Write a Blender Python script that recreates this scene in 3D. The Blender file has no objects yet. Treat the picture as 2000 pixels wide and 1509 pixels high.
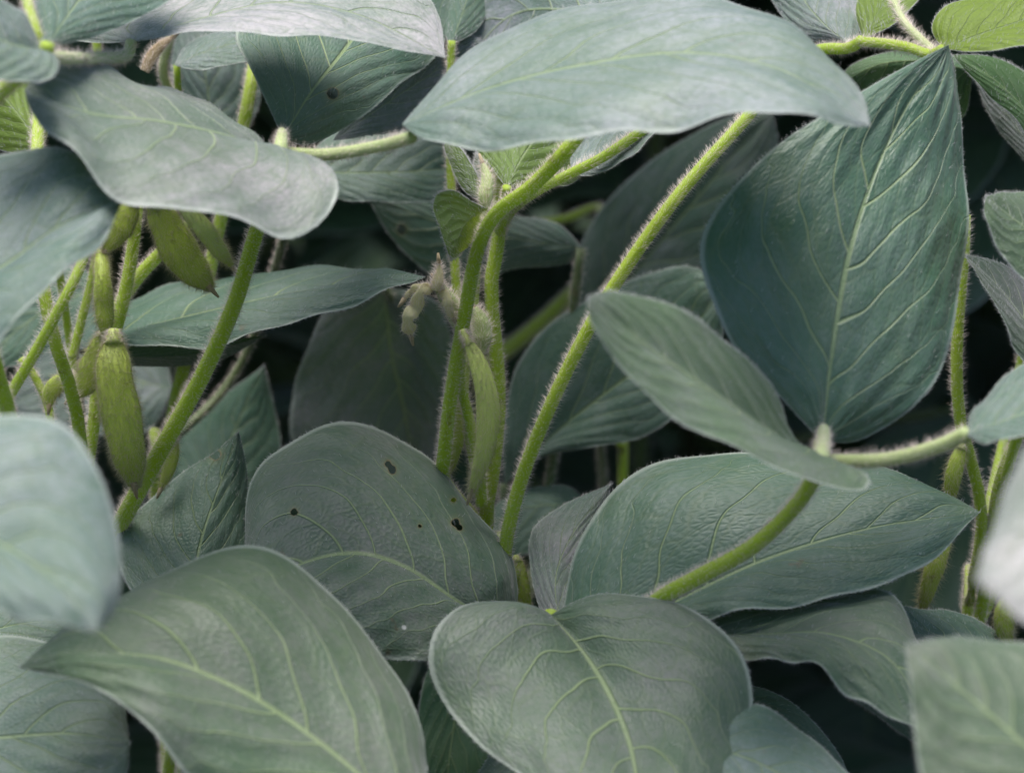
import bpy, math, random
import numpy as np
from mathutils import Vector, Matrix

rng = random.Random(7)
nrs = np.random.RandomState(7)
scene = bpy.context.scene
COL = scene.collection
R = math.radians

# ------------------------------------------------------------------ camera
PITCH = R(18.0)
FWD = np.array([0.0, math.cos(PITCH), -math.sin(PITCH)])
UP = np.array([0.0, math.sin(PITCH), math.cos(PITCH)])
RIGHT = np.array([1.0, 0.0, 0.0])
FOCUS = np.array([0.0, 0.0, 0.55])
CAM = FOCUS - FWD * 0.5
KS = 0.36 / 2000.0            # image plane metres per photo pixel at one metre


def at(x, y, d):
    """photo pixel (2000 x 1509 frame) at a distance of d centimetres"""
    d = d * 0.01
    return CAM + FWD * d + RIGHT * ((x - 1000.0) * KS * d) - UP * ((y - 754.5) * KS * d)


cam_data = bpy.data.cameras.new('camera')
cam = bpy.data.objects.new('camera', cam_data)
COL.objects.link(cam)
cam.location = CAM
cam.rotation_euler = (R(90) - PITCH, 0, 0)
cam_data.sensor_width = 36
cam_data.lens = 100
cam_data.clip_start = 0.02
cam_data.clip_end = 200
cam_data.dof.use_dof = True
cam_data.dof.focus_distance = 0.495
cam_data.dof.aperture_fstop = 18
scene.camera = cam


# ------------------------------------------------------------------ materials
class NT:
    def __init__(self, name):
        self.m = bpy.data.materials.new(name)
        self.m.use_nodes = True
        self.t = self.m.node_tree
        self.t.nodes.clear()

    def n(self, kind, **kw):
        nd = self.t.nodes.new(kind)
        for k, v in kw.items():
            setattr(nd, k, v)
        return nd

    def link(self, a, b):
        self.t.links.new(a, b)

    def put(self, sock, v):
        if isinstance(v, bpy.types.NodeSocket):
            self.t.links.new(v, sock)
        else:
            sock.default_value = v

    def math(self, op, a, b=0.0, c=0.0, clamp=False):
        nd = self.n('ShaderNodeMath', operation=op, use_clamp=clamp)
        self.put(nd.inputs[0], a)
        self.put(nd.inputs[1], b)
        self.put(nd.inputs[2], c)
        return nd.outputs[0]

    def ramp(self, v, a, b, lo=0.0, hi=1.0, smooth=True):
        nd = self.n('ShaderNodeMapRange')
        nd.interpolation_type = 'SMOOTHSTEP' if smooth else 'LINEAR'
        self.put(nd.inputs[0], v)
        self.put(nd.inputs[1], a)
        self.put(nd.inputs[2], b)
        self.put(nd.inputs[3], lo)
        self.put(nd.inputs[4], hi)
        return nd.outputs[0]

    def mix(self, f, a, b):
        nd = self.n('ShaderNodeMix', data_type='RGBA')
        self.put(nd.inputs[0], f)
        self.put(nd.inputs[6], a if isinstance(a, bpy.types.NodeSocket) else (*a, 1))
        self.put(nd.inputs[7], b if isinstance(b, bpy.types.NodeSocket) else (*b, 1))
        return nd.outputs[2]

    def noise(self, vec, scale, detail=3.0, rough=0.55):
        nd = self.n('ShaderNodeTexNoise')
        if vec is not None:
            self.link(vec, nd.inputs['Vector'])
        nd.inputs['Scale'].default_value = scale
        nd.inputs['Detail'].default_value = detail
        nd.inputs['Roughness'].default_value = rough
        return nd.outputs['Fac']

    def voro(self, vec, scale, feature='DISTANCE_TO_EDGE', dims='2D'):
        nd = self.n('ShaderNodeTexVoronoi', feature=feature, voronoi_dimensions=dims)
        self.link(vec, nd.inputs['Vector'])
        nd.inputs['Scale'].default_value = scale
        return nd

    def xyz(self, x, y, z=0.0):
        nd = self.n('ShaderNodeCombineXYZ')
        self.put(nd.inputs[0], x)
        self.put(nd.inputs[1], y)
        self.put(nd.inputs[2], z)
        return nd.outputs[0]

    def attr(self, name, kind='OBJECT'):
        nd = self.n('ShaderNodeAttribute', attribute_type=kind, attribute_name=name)
        return nd.outputs['Fac']

    def out(self, surf):
        o = self.n('ShaderNodeOutputMaterial')
        self.link(surf, o.inputs['Surface'])
        return self.m


VEINS = 7.0


def leaf_material():
    T = NT('soybean_leaf')
    uv = T.n('ShaderNodeUVMap', uv_map='UVMap').outputs[0]
    sep = T.n('ShaderNodeSeparateXYZ')
    T.link(uv, sep.inputs[0])
    obj = T.n('ShaderNodeTexCoord').outputs['Object']
    u = T.math('MULTIPLY_ADD', sep.outputs[0], 2.0, -1.0)
    v = sep.outputs[1]
    au = T.math('ABSOLUTE', u)
    sgn = T.math('SIGN', u)
    rnd = T.n('ShaderNodeObjectInfo').outputs['Random']
    fuzz = T.attr('fuzz')
    young = T.attr('young')
    quilt = T.attr('quilt')
    # lateral veins arch from the midrib towards the margin
    uvr = T.n('ShaderNodeVectorMath', operation='ADD')
    T.link(uv, uvr.inputs[0])
    T.link(T.xyz(T.math('MULTIPLY', rnd, 71.0), T.math('MULTIPLY', rnd, 37.0)), uvr.inputs[1])
    uvr = uvr.outputs[0]
    wob = T.math('MULTIPLY_ADD', T.noise(uvr, 3.6, 1.0), 0.14, -0.07)
    au2 = T.math('POWER', au, 1.15)
    w = T.math('MULTIPLY_ADD', au2, -0.48, v)
    w = T.math('ADD', w, wob)
    w = T.math('ADD', w, T.math('MULTIPLY', T.math('POWER', au, 3.0), T.math('MULTIPLY_ADD', T.noise(uvr, 9.0, 1.0), 0.22, -0.11)))
    w = T.math('MULTIPLY_ADD', sgn, 0.021, w)
    w = T.math('MULTIPLY_ADD', rnd, 0.1, w)
    wn = T.math('MULTIPLY', w, VEINS)
    fr = T.math('FRACT', wn)
    dl = T.math('ABSOLUTE', T.math('SUBTRACT', fr, 0.5))
    lat = T.ramp(dl, 0.006, T.math('MULTIPLY_ADD', au, -0.034, 0.056), 1.0, 0.0)
    lat = T.math('MULTIPLY', lat, T.ramp(au, 0.3, 1.05, 1.0, 0.2))
    mid = T.ramp(au, T.math('MULTIPLY_ADD', v, -0.009, 0.014), T.math('MULTIPLY_ADD', v, -0.014, 0.034), 1.0, 0.0)
    vein = T.math('MAXIMUM', T.math('MULTIPLY', mid, 0.85), lat)
    # tertiary net between the laterals
    tv = T.xyz(T.math('MULTIPLY', wn, 0.95), T.math('MULTIPLY_ADD', u, 6.0, T.math('MULTIPLY', T.noise(uvr, 9.0, 1.0), 0.8)))
    tert = T.voro(tv, 1.0).outputs['Distance']
    tertf = T.voro(tv, 1.0, 'SMOOTH_F1').outputs['Distance']
    tl = T.ramp(tert, 0.0, 0.085, 1.0, 0.0)
    fine = T.voro(T.xyz(T.math('MULTIPLY', u, 0.62), v), 46.0).outputs['Distance']
    fl = T.ramp(fine, 0.0, 0.09, 1.0, 0.0)
    # colour
    n1 = T.noise(obj, 42.0, 4.0)
    n2 = T.noise(obj, 120.0, 3.0)
    n3 = T.noise(obj, 900.0, 2.0, 0.7)
    green = T.mix(T.ramp(n1, 0.3, 0.7), (0.022, 0.090, 0.046), (0.040, 0.122, 0.053))
    green = T.mix(T.math('MULTIPLY', rnd, 0.5), green, (0.034, 0.088, 0.030))
    green = T.mix(T.ramp(T.noise(obj, 24.0, 3.0), 0.5, 0.75, 0.0, 0.6), green, (0.072, 0.130, 0.026))
    green = T.mix(young, green, (0.185, 0.275, 0.014))
    warm = T.attr('warm')
    green = T.mix(warm, green, (0.040, 0.088, 0.028))
    hairc = T.mix(rnd, (0.235, 0.225, 0.250), (0.205, 0.240, 0.252))
    hairc = T.mix(warm, hairc, (0.150, 0.134, 0.128))
    hairc = T.mix(T.math('MULTIPLY', T.attr('mauve'), T.ramp(T.noise(obj, 30.0, 2.0), 0.3, 0.65, 0.35, 1.0)), hairc, (0.262, 0.200, 0.212))
    hairc = T.mix(T.attr('pale'), hairc, (0.43, 0.405, 0.385))  # whitish glare on the brightest leaflets, painted into the hair colour
    hf = T.math('MULTIPLY', fuzz, T.ramp(n2, 0.25, 0.75, 0.72, 1.18))
    hf = T.math('MULTIPLY', hf, T.ramp(n1, 0.36, 0.62, 0.6, 1.12))
    hf = T.math('MULTIPLY', hf, T.ramp(n3, 0.32, 0.68, 0.68, 1.06), clamp=True)
    col = T.mix(hf, green, hairc)
    col = T.mix(T.math('MULTIPLY', tl, 0.30), col, (0.10, 0.14, 0.07))
    col = T.mix(T.math('MULTIPLY', fl, 0.20), col, (0.11, 0.15, 0.08))
    col = T.mix(T.math('MULTIPLY', vein, T.attr('veins')), col, (0.24, 0.31, 0.14))
    col = T.mix(T.ramp(au, 0.958, 0.988, 0.0, 0.5), col, (0.40, 0.43, 0.38))
    # scattered specks and small brown blemishes
    vs = T.voro(obj, 70.0, 'F1', '3D')
    spk = T.ramp(vs.outputs['Distance'], 0.022, 0.04, 1.0, 0.0)
    pick = T.n('ShaderNodeSeparateColor')
    T.link(vs.outputs['Color'], pick.inputs[0])
    spw = T.math('MULTIPLY', spk, T.math('GREATER_THAN', pick.outputs[0], 0.8))
    spb = T.math('MULTIPLY', spk, T.math('LESS_THAN', pick.outputs[0], 0.2))
    col = T.mix(T.math('MULTIPLY', spw, 0.8), col, (0.55, 0.55, 0.52))
    col = T.mix(T.math('MULTIPLY', spb, 0.8), col, (0.09, 0.055, 0.03))
    col = T.mix(T.ramp(T.noise(obj, 150.0, 5.0, 0.6), 0.70, 0.75, 0.0, 0.55), col, (0.105, 0.075, 0.040))
    hole = T.math('ADD', T.attr('hole', 'GEOMETRY'), T.math('MULTIPLY_ADD', T.noise(obj, 700.0, 2.0), 0.9, -0.45))
    col = T.mix(T.ramp(hole, 1.2, 2.6, 0.15, 0.0), col, (0.24, 0.24, 0.06))
    col = T.mix(T.ramp(hole, 1.0, 1.35, 0.8, 0.0), col, (0.16, 0.11, 0.05))
    # relief
    lp = T.math('COSINE', T.math('MULTIPLY', wn, 2 * math.pi))       # +1 on the blade, -1 on a vein
    h = T.math('MULTIPLY', T.math('MULTIPLY', tertf, -1.0), T.math('MULTIPLY', quilt, 0.40))
    h = T.math('ADD', h, T.math('MULTIPLY', lp, 0.11))
    h = T.math('MULTIPLY_ADD', vein, -0.45, h)
    h = T.math('MULTIPLY_ADD', T.ramp(fine, 0.0, 0.4), 0.06, h)
    h = T.math('MULTIPLY_ADD', tl, -0.05, h)
    h = T.math('MULTIPLY_ADD', T.noise(obj, 130.0, 2.0), 0.3, h)
    h = T.math('MULTIPLY_ADD', n3, 0.05, h)
    bump = T.n('ShaderNodeBump')
    bump.inputs['Strength'].default_value = 0.65
    bump.inputs['Distance'].default_value = 0.0011
    T.link(h, bump.inputs['Height'])
    p = T.n('ShaderNodeBsdfPrincipled')
    T.link(col, p.inputs['Base Color'])
    T.put(p.inputs['Roughness'], T.math('SUBTRACT', T.ramp(n2, 0.3, 0.7, 0.46, 0.60), T.attr('gloss')))
    p.inputs['Specular IOR Level'].default_value = 0.38
    T.put(p.inputs['Sheen Weight'], T.math('MULTIPLY_ADD', fuzz, 0.4, 0.05))
    p.inputs['Sheen Roughness'].default_value = 0.4
    p.inputs['Sheen Tint'].default_value = (0.96, 0.95, 1.0, 1)
    T.link(bump.outputs[0], p.inputs['Normal'])
    tr = T.n('ShaderNodeBsdfTranslucent')
    trc = T.mix(young, (0.085, 0.20, 0.018), (0.50, 0.58, 0.02))
    trc = T.mix(T.math('MULTIPLY', vein, 0.5), trc, (0.32, 0.40, 0.08))
    T.link(trc, tr.inputs['Color'])
    T.link(bump.outputs[0], tr.inputs['Normal'])
    mx = T.n('ShaderNodeMixShader')
    T.put(mx.inputs[0], T.math('MULTIPLY_ADD', young, 0.33, 0.13))
    T.link(p.outputs[0], mx.inputs[1])
    T.link(tr.outputs[0], mx.inputs[2])
    tp = T.n('ShaderNodeBsdfTransparent')
    m2 = T.n('ShaderNodeMixShader')
    T.put(m2.inputs[0], T.math('LESS_THAN', hole, 1.0))
    T.link(mx.outputs[0], m2.inputs[1])
    T.link(tp.outputs[0], m2.inputs[2])
    return T.out(m2.outputs[0])


def stalk_material(name, c1, c2, dark, trans=0.12, relief=0.5):
    T = NT(name)
    uv = T.n('ShaderNodeUVMap', uv_map='UVMap').outputs[0]
    obj = T.n('ShaderNodeTexCoord').outputs['Object']
    sep = T.n('ShaderNodeSeparateXYZ')
    T.link(uv, sep.inputs[0])
    streak = T.noise(T.xyz(T.math('MULTIPLY', sep.outputs[0], 26.0), T.math('MULTIPLY', sep.outputs[1], 2.5)), 1.0, 3.0)
    n = T.noise(obj, 70.0, 4.0)
    col = T.mix(T.ramp(n, 0.3, 0.7), c1, c2)
    col = T.mix(T.ramp(streak, 0.5, 0.72, 0.0, 0.6), col, dark)
    col = T.mix(T.ramp(T.noise(obj, 1400.0, 2.0), 0.55, 0.8, 0.0, 0.35), col, (0.36, 0.36, 0.22))
    col = T.mix(T.ramp(T.noise(obj, 240.0, 4.0, 0.6), 0.63, 0.72, 0.0, 0.7), col, (0.13, 0.085, 0.03))
    bump = T.n('ShaderNodeBump')
    bump.inputs['Strength'].default_value = relief
    bump.inputs['Distance'].default_value = 0.0004
    T.link(T.math('ADD', streak, T.noise(obj, 900.0, 2.0)), bump.inputs['Height'])
    p = T.n('ShaderNodeBsdfPrincipled')
    T.link(col, p.inputs['Base Color'])
    p.inputs['Roughness'].default_value = 0.5
    p.inputs['Sheen Weight'].default_value = 0.25
    T.link(bump.outputs[0], p.inputs['Normal'])
    tr = T.n('ShaderNodeBsdfTranslucent')
    tr.inputs['Color'].default_value = (c2[0] * 1.5, c2[1] * 1.5, c2[2], 1)
    mx = T.n('ShaderNodeMixShader')
    mx.inputs[0].default_value = trans
    T.link(p.outputs[0], mx.inputs[1])
    T.link(tr.outputs[0], mx.inputs[2])
    return T.out(mx.outputs[0])


def hair_material(name, c, trans=0.45):
    T = NT(name)
    p = T.n('ShaderNodeBsdfPrincipled')
    p.inputs['Base Color'].default_value = (*c, 1)
    p.inputs['Roughness'].default_value = 0.4
    tr = T.n('ShaderNodeBsdfTranslucent')
    tr.inputs['Color'].default_value = (*c, 1)
    mx = T.n('ShaderNodeMixShader')
    mx.inputs[0].default_value = trans
    T.link(p.outputs[0], mx.inputs[1])
    T.link(tr.outputs[0], mx.inputs[2])
    return T.out(mx.outputs[0])


def soil_material():
    T = NT('dark_soil')
    obj = T.n('ShaderNodeTexCoord').outputs['Object']
    n = T.noise(obj, 18.0, 8.0, 0.65)
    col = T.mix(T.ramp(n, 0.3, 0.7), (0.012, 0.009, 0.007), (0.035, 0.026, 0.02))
    bump = T.n('ShaderNodeBump')
    bump.inputs['Distance'].default_value = 0.02
    T.link(n, bump.inputs['Height'])
    p = T.n('ShaderNodeBsdfPrincipled')
    T.link(col, p.inputs['Base Color'])
    p.inputs['Roughness'].default_value = 0.95
    T.link(bump.outputs[0], p.inputs['Normal'])
    return T.out(p.outputs[0])


M_LEAF = leaf_material()
M_STALK = stalk_material('green_stalk', (0.33, 0.46, 0.020), (0.40, 0.53, 0.030), (0.17, 0.28, 0.014), 0.3)
M_PALE = stalk_material('pale_stalk', (0.38, 0.46, 0.18), (0.46, 0.53, 0.24), (0.26, 0.35, 0.11))
M_POD = stalk_material('green_pod', (0.33, 0.43, 0.038), (0.40, 0.48, 0.058), (0.24, 0.33, 0.025), 0.2, 0.2)
M_POD_Y = stalk_material('young_pod', (0.44, 0.52, 0.12), (0.50, 0.57, 0.17), (0.32, 0.40, 0.07), 0.2, 0.2)
M_STALK_SHADE = stalk_material('old_stem', (0.055, 0.092, 0.018), (0.080, 0.120, 0.024), (0.035, 0.050, 0.014), 0.05)  # stalk green darkened to paint in the shade deep among the plants
M_CREAM = stalk_material('withered_petal', (0.58, 0.55, 0.30), (0.68, 0.64, 0.40), (0.38, 0.30, 0.13), 0.3)
M_DRY = stalk_material('dry_husk', (0.36, 0.27, 0.14), (0.45, 0.36, 0.22), (0.20, 0.11, 0.055))
M_HAIR = hair_material('pale_hair', (0.95, 0.86, 0.80), 0.5)
M_PHAIR = hair_material('pod_hair', (0.70, 0.66, 0.44), 0.5)
M_LHAIR = hair_material('leaf_hair', (0.60, 0.60, 0.60))
M_SOIL = soil_material()


# ------------------------------------------------------------------ mesh tools
def spline(pts, n):
    """centripetal-ish Catmull-Rom through pts, n samples evenly spread along it"""
    P = np.array(pts, float)
    if len(P) == 2:
        t = np.linspace(0, 1, n)[:, None]
        return P[0] * (1 - t) + P[1] * t
    A = np.vstack([2 * P[0] - P[1], P, 2 * P[-1] - P[-2]])
    seg = []
    for i in range(1, len(A) - 2):
        p0, p1, p2, p3 = A[i - 1], A[i], A[i + 1], A[i + 2]
        t0 = 0.0
        t1 = t0 + max(np.linalg.norm(p1[:2] - p0[:2]), 1e-9) ** 0.5
        t2 = t1 + max(np.linalg.norm(p2[:2] - p1[:2]), 1e-9) ** 0.5
        t3 = t2 + max(np.linalg.norm(p3[:2] - p2[:2]), 1e-9) ** 0.5
        t = np.linspace(t1, t2, 24, endpoint=False)[:, None]
        a1 = (t1 - t) / (t1 - t0) * p0 + (t - t0) / (t1 - t0) * p1
        a2 = (t2 - t) / (t2 - t1) * p1 + (t - t1) / (t2 - t1) * p2
        a3 = (t3 - t) / (t3 - t2) * p2 + (t - t2) / (t3 - t2) * p3
        b1 = (t2 - t) / (t2 - t0) * a1 + (t - t0) / (t2 - t0) * a2
        b2 = (t3 - t) / (t3 - t1) * a2 + (t - t1) / (t3 - t1) * a3
        seg.append((t2 - t) / (t2 - t1) * b1 + (t - t1) / (t2 - t1) * b2)
    S = np.vstack(seg + [P[-1:]])
    L = np.r_[0, np.cumsum(np.linalg.norm(np.diff(S, axis=0), axis=1))]
    q = np.linspace(0, L[-1], n)
    return np.stack([np.interp(q, L, S[:, k]) for k in range(S.shape[1])], 1)


def spline3(pts, n):
    """the same for world-space points (all axes count)"""
    P = np.array(pts, float)
    k = len(P)
    if k == 2:
        t = np.linspace(0, 1, n)[:, None]
        return P[0] * (1 - t) + P[1] * t
    A = np.vstack([2 * P[0] - P[1], P, 2 * P[-1] - P[-2]])
    seg = []
    for i in range(1, len(A) - 2):
        p0, p1, p2, p3 = A[i - 1:i + 3]
        t = np.linspace(0, 1, 24, endpoint=False)[:, None]
        seg.append(0.5 * (2 * p1 + (p2 - p0) * t + (2 * p0 - 5 * p1 + 4 * p2 - p3) * t ** 2 + (3 * p1 - p0 - 3 * p2 + p3) * t ** 3))
    S = np.vstack(seg + [P[-1:]])
    L = np.r_[0, np.cumsum(np.linalg.norm(np.diff(S, axis=0), axis=1))]
    q = np.linspace(0, L[-1], n)
    return np.stack([np.interp(q, L, S[:, j]) for j in range(S.shape[1])], 1), L[-1]


def unit(a):
    return a / np.maximum(np.linalg.norm(a, axis=-1, keepdims=True), 1e-12)


class Mesh:
    def __init__(self):
        self.v, self.f, self.uv, self.mi, self.nv = [], [], [], [], 0
        self.hole = []

    def add(self, verts, faces, uvs, mi=0, hole=None):
        self.v.append(np.asarray(verts, float))
        self.f += [tuple(i + self.nv for i in f) for f in faces]
        self.uv.append(np.asarray(uvs, float))
        self.mi += [mi] * len(faces)
        self.hole.append(np.full(len(verts), 9.0) if hole is None else hole)
        self.nv += len(verts)

    def hairs(self, p, d, length, width, mi):
        """thin tapering hairs: p roots, d unit directions"""
        n = len(p)
        if n == 0:
            return
        view = unit(nrs.normal(size=(n, 3)))
        s = unit(np.cross(d, view)) * (width * 0.5)
        s2 = np.cross(d, s)
        L = np.asarray(length)[:, None]
        bend = unit(nrs.normal(size=(n, 3))) * L * 0.12
        c = [p + s, p - s * 0.5 + s2 * 0.87, p - s * 0.5 - s2 * 0.87, p + d * L + bend]
        V = np.stack(c, 1).reshape(-1, 3)
        F = []
        for i in range(n):
            a = 4 * i
            F += [(a, a + 1, a + 3), (a + 1, a + 2, a + 3), (a + 2, a, a + 3)]
        self.add(V, F, np.zeros((4 * n, 2)), mi)

    def build(self, name, mats, parent, origin, smooth=True):
        V = np.vstack(self.v) - np.asarray(origin)
        me = bpy.data.meshes.new(name)
        me.from_pydata(V.tolist(), [], self.f)
        for m in mats:
            me.materials.append(m)
        me.polygons.foreach_set('material_index', self.mi)
        me.polygons.foreach_set('use_smooth', [smooth] * len(self.f))
        UV = np.vstack(self.uv)
        lay = me.uv_layers.new(name='UVMap')
        idx = np.empty(len(me.loops), int)
        me.loops.foreach_get('vertex_index', idx)
        lay.data.foreach_set('uv', UV[idx].ravel())
        at_ = me.attributes.new('hole', 'FLOAT', 'POINT')
        at_.data.foreach_set('value', np.concatenate(self.hole))
        me.update()
        o = bpy.data.objects.new(name, me)
        COL.objects.link(o)
        if parent is not None:
            o.parent = parent
        return o


# ------------------------------------------------------------------ leaf blade
def blade(Mx, Lx, Rx, bulge=0.0025, seed=0, flip=False, face=None, nu=15, holes=(), wave=0.0008,
          hair=(260, 350), quilt=1.0):
    """Mx, Lx, Rx: equally many 3-D points on the midrib and on both margins."""
    r = np.random.RandomState(seed)
    nv = len(Mx)
    T = unit(np.gradient(Mx, axis=0))
    N = unit(np.cross(T, Rx - Lx))
    N = np.nan_to_num(N)
    if face is not None and np.mean(np.sum(N * face, 1)) < 0:
        N = -N
    if flip:
        N = -N
    us = np.sin(np.linspace(-1, 1, 2 * nu + 1) * math.pi / 2) * 0.35 + np.linspace(-1, 1, 2 * nu + 1) * 0.65
    ts = np.linspace(0, 1, nv)
    ph = r.uniform(0, 6.28, 6)
    wsc = min(1.0, np.mean(np.linalg.norm(Lx - Rx, axis=1)) / 0.036) ** 1.5
    wave, quilt, bulge = wave * wsc, quilt * wsc, bulge * wsc
    V = np.empty((nv, len(us), 3))
    UV = np.empty((nv, len(us), 2))
    env = np.minimum(1, np.minimum(ts / 0.12, (1 - ts) / 0.1))
    for j, u in enumerate(us):
        a = abs(u)
        E = Lx if u < 0 else Rx
        P = Mx + (E - Mx) * a
        hgt = bulge * 4 * a * (1 - a) * env
        w = ts - 0.48 * a ** 1.15 + 0.021 * np.sign(u)
        hgt = hgt + min(quilt, 1.3) * 0.00012 * np.cos(2 * math.pi * VEINS * w) * env * min(1, a * 5) * (1 - a ** 6)
        k = 0 if u < 0 else 3
        hgt = hgt + wave * a ** 3 * env * (np.sin(ts * 17 + ph[k]) + 0.6 * np.sin(ts * 31 + ph[k + 1]))
        hgt = hgt + 0.0007 * wsc * env * np.sin(ts * 7 + u * 3.1 + ph[2]) * np.cos(u * 4 + ts * 4 + ph[5]) * min(1, a * 3)
        V[:, j] = P + N * hgt[:, None]
        UV[:, j, 0] = (u + 1) / 2
        UV[:, j, 1] = ts
    W = len(us)
    F = []
    for i in range(nv - 1):
        for j in range(W - 1):
            q = (i * W + j, i * W + j + 1, (i + 1) * W + j + 1, (i + 1) * W + j)
            F.append(q)
    ho = np.full(nv * W, 9.0)
    flat = V.reshape(-1, 3)
    for hp, hr in holes:          # nearest blade point to a hole's given place
        ho = np.minimum(ho, np.linalg.norm(np.cross(flat - hp, unit(hp - CAM)), axis=1) / hr)
    m = Mesh()
    m.add(flat, F, UV.reshape(-1, 2), 0, ho)
    # margin hairs and surface down
    ne, ns = hair
    if ne:
        e = r.randint(0, 2, ne)
        ii = r.randint(1, nv - 1, ne)
        fr = r.uniform(0, 1, (ne, 1))
        jj = np.where(e == 0, 0, W - 1)
        p = V[ii, jj] * (1 - fr) + V[np.minimum(ii + 1, nv - 1), jj] * fr
        inn = V[ii, np.where(e == 0, 2, W - 3)]
        d = unit(unit(p - inn) + 0.5 * T[ii] * r.uniform(-0.2, 1, (ne, 1)) + N[ii] * r.normal(0, 0.45, (ne, 1)))
        m.hairs(p, d, r.uniform(0.0003, 0.0009, ne), 0.00006, 1)
    if ns:
        ii = r.randint(1, nv - 1, ns)
        jj = r.randint(1, W - 1, ns)
        p = V[ii, jj] + (V[ii + 1, jj] - V[ii, jj]) * r.uniform(0, 1, (ns, 1)) + (V[ii, jj - 1] - V[ii, jj]) * r.uniform(0, 1, (ns, 1))
        d = unit(N[ii] * np.where(r.uniform(size=(ns, 1)) < 0.6, 1, -1) + T[ii] * 0.7 + r.normal(0, 0.35, (ns, 3)))
        m.hairs(p, d, r.uniform(0.0005, 0.0012, ns), 0.00006, 1)
    return m


LEAF_NO = [0]


def leaflet(parent, plant, M, L, Rr, eL=1.5, eR=-1.0, label=None, fuzz=0.42, young=0.0, quilt=1.0,
            bulge=0.0025, flip=False, holes=(), fine=False, wave=0.0008, veins=0.72, gloss=0.0, warm=0.0, mauve=0.0, pale=0.0, hair=(700, 400), name='leaflet'):
    """one leaflet; M has (x, y, cm) points from base to tip, L and R are margins in photo pixels"""
    LEAF_NO[0] += 1
    nv = 170 if holes else 80 if fine else 56
    nu = 46 if holes else 22 if fine else 14
    Ms = spline(M, nv)
    b, t = M[0][:2], M[-1][:2]
    Ls = spline([b] + list(L) + [t], nv)
    Rs = spline([b] + list(Rr) + [t], nv)
    s = np.linspace(0, 1, nv)
    prof = np.maximum(np.sin(math.pi * s), 0) ** 0.6
    Mx = np.array([at(*p) for p in Ms])
    Lx = np.array([at(p[0], p[1], d) for p, d in zip(Ls, Ms[:, 2] + eL * prof)])
    Rx = np.array([at(p[0], p[1], d) for p, d in zip(Rs, Ms[:, 2] + eR * prof)])
    hs = []
    for h in holes:
        # project the hole's pixel onto the blade: pick the nearest blade depth
        best = None
        for k in range(nv):
            for aa in np.linspace(-1, 1, 41):
                E, e = (Ls, eL) if aa < 0 else (Rs, eR)
                px = Ms[k, :2] + (E[k] - Ms[k, :2]) * abs(aa)
                dd = (px[0] - h[0]) ** 2 + (px[1] - h[1]) ** 2
                if best is None or dd < best[0]:
                    best = (dd, Ms[k, 2] + e * prof[k] * abs(aa))
        hs.append((at(h[0], h[1], best[1]), h[2] * KS * best[1] * 0.01))
    quilt *= max(0.3, min(1.0, np.mean(np.linalg.norm(Lx - Rx, axis=1)) / 0.036))
    m = blade(Mx, Lx, Rx, bulge, LEAF_NO[0] * 13 + 5, flip, -FWD, nu, hs, wave, hair, quilt)
    o = m.build(name, [M_LEAF, M_LHAIR], parent, plant['base'])
    o['fuzz'], o['young'], o['quilt'], o['veins'] = float(fuzz), float(young), float(quilt), float(veins)
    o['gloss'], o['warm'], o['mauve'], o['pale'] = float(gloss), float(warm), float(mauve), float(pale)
    if label:
        o['label'] = label
    return o


# ------------------------------------------------------------------ stalks and pods
def tube_mesh(P, rad, hair_n=100, hair_len=0.0012, seg=12, hair_mi=1, flat=None, seed=None, rib=0.05, lean=0.35, hair_w=0.00005):
    """P world points, rad radii (m); flat = (wide axis hint, thickness ratio) makes pods"""
    r = np.random.RandomState(rng.randint(0, 10 ** 6) if seed is None else seed)
    n = len(P)
    T = unit(np.gradient(P, axis=0))
    if flat is None:
        ref = np.array([0.31, -0.8, 0.5])
        A = unit(np.cross(T, ref))
        ratio = 1.0
    else:
        A = unit(np.cross(T, flat[0]))
        ratio = flat[1]
    B = unit(np.cross(T, A))
    ang = np.linspace(0, 2 * math.pi, seg, endpoint=False)
    V = np.empty((n, seg, 3))
    for j, a in enumerate(ang):
        rr = rad * (1 + rib * math.cos(3 * a + 0.6))
        V[:, j] = P + A * (np.cos(a) * rr)[:, None] + B * (np.sin(a) * rr * ratio)[:, None]
    L = np.r_[0, np.cumsum(np.linalg.norm(np.diff(P, axis=0), axis=1))]
    UV = np.empty((n, seg, 2))
    UV[:, :, 0] = np.abs(np.linspace(-1, 1, seg, endpoint=False))[None, :]
    UV[:, :, 1] = (L * 20)[:, None]
    F = []
    for i in range(n - 1):
        for j in range(seg):
            k = (j + 1) % seg
            F.append((i * seg + j, i * seg + k, (i + 1) * seg + k, (i + 1) * seg + j))
    F.append(tuple(range(seg))[::-1])
    F.append(tuple((n - 1) * seg + j for j in range(seg)))
    m = Mesh()
    m.add(V.reshape(-1, 3), F, UV.reshape(-1, 2))
    nh = int(8.0 * hair_n * L[-1] * 100 * max(0.6, np.mean(rad) / 0.0016))
    if nh:
        q = r.uniform(0, L[-1], nh)
        a = r.uniform(0, 2 * math.pi, nh)
        g = lambda X: np.stack([np.interp(q, L, X[:, k]) for k in range(3)], 1)
        rr = np.interp(q, L, rad)
        Ag, Bg, Tg = g(A), g(B), unit(g(T))
        off = Ag * (np.cos(a) * rr)[:, None] + Bg * (np.sin(a) * rr * ratio)[:, None]
        nd = unit(Ag * (np.cos(a) * ratio)[:, None] + Bg * np.sin(a)[:, None])
        d = unit(nd + Tg * r.normal(lean, 0.3, (nh, 1)) + r.normal(0, 0.16, (nh, 3)))
        m.hairs(g(P) + off * 0.97, d, hair_len * r.uniform(0.25, 1.2, nh), hair_w, hair_mi)
    return m


def px_path(pts):
    return np.array([at(*p[:3]) for p in pts])


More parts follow.
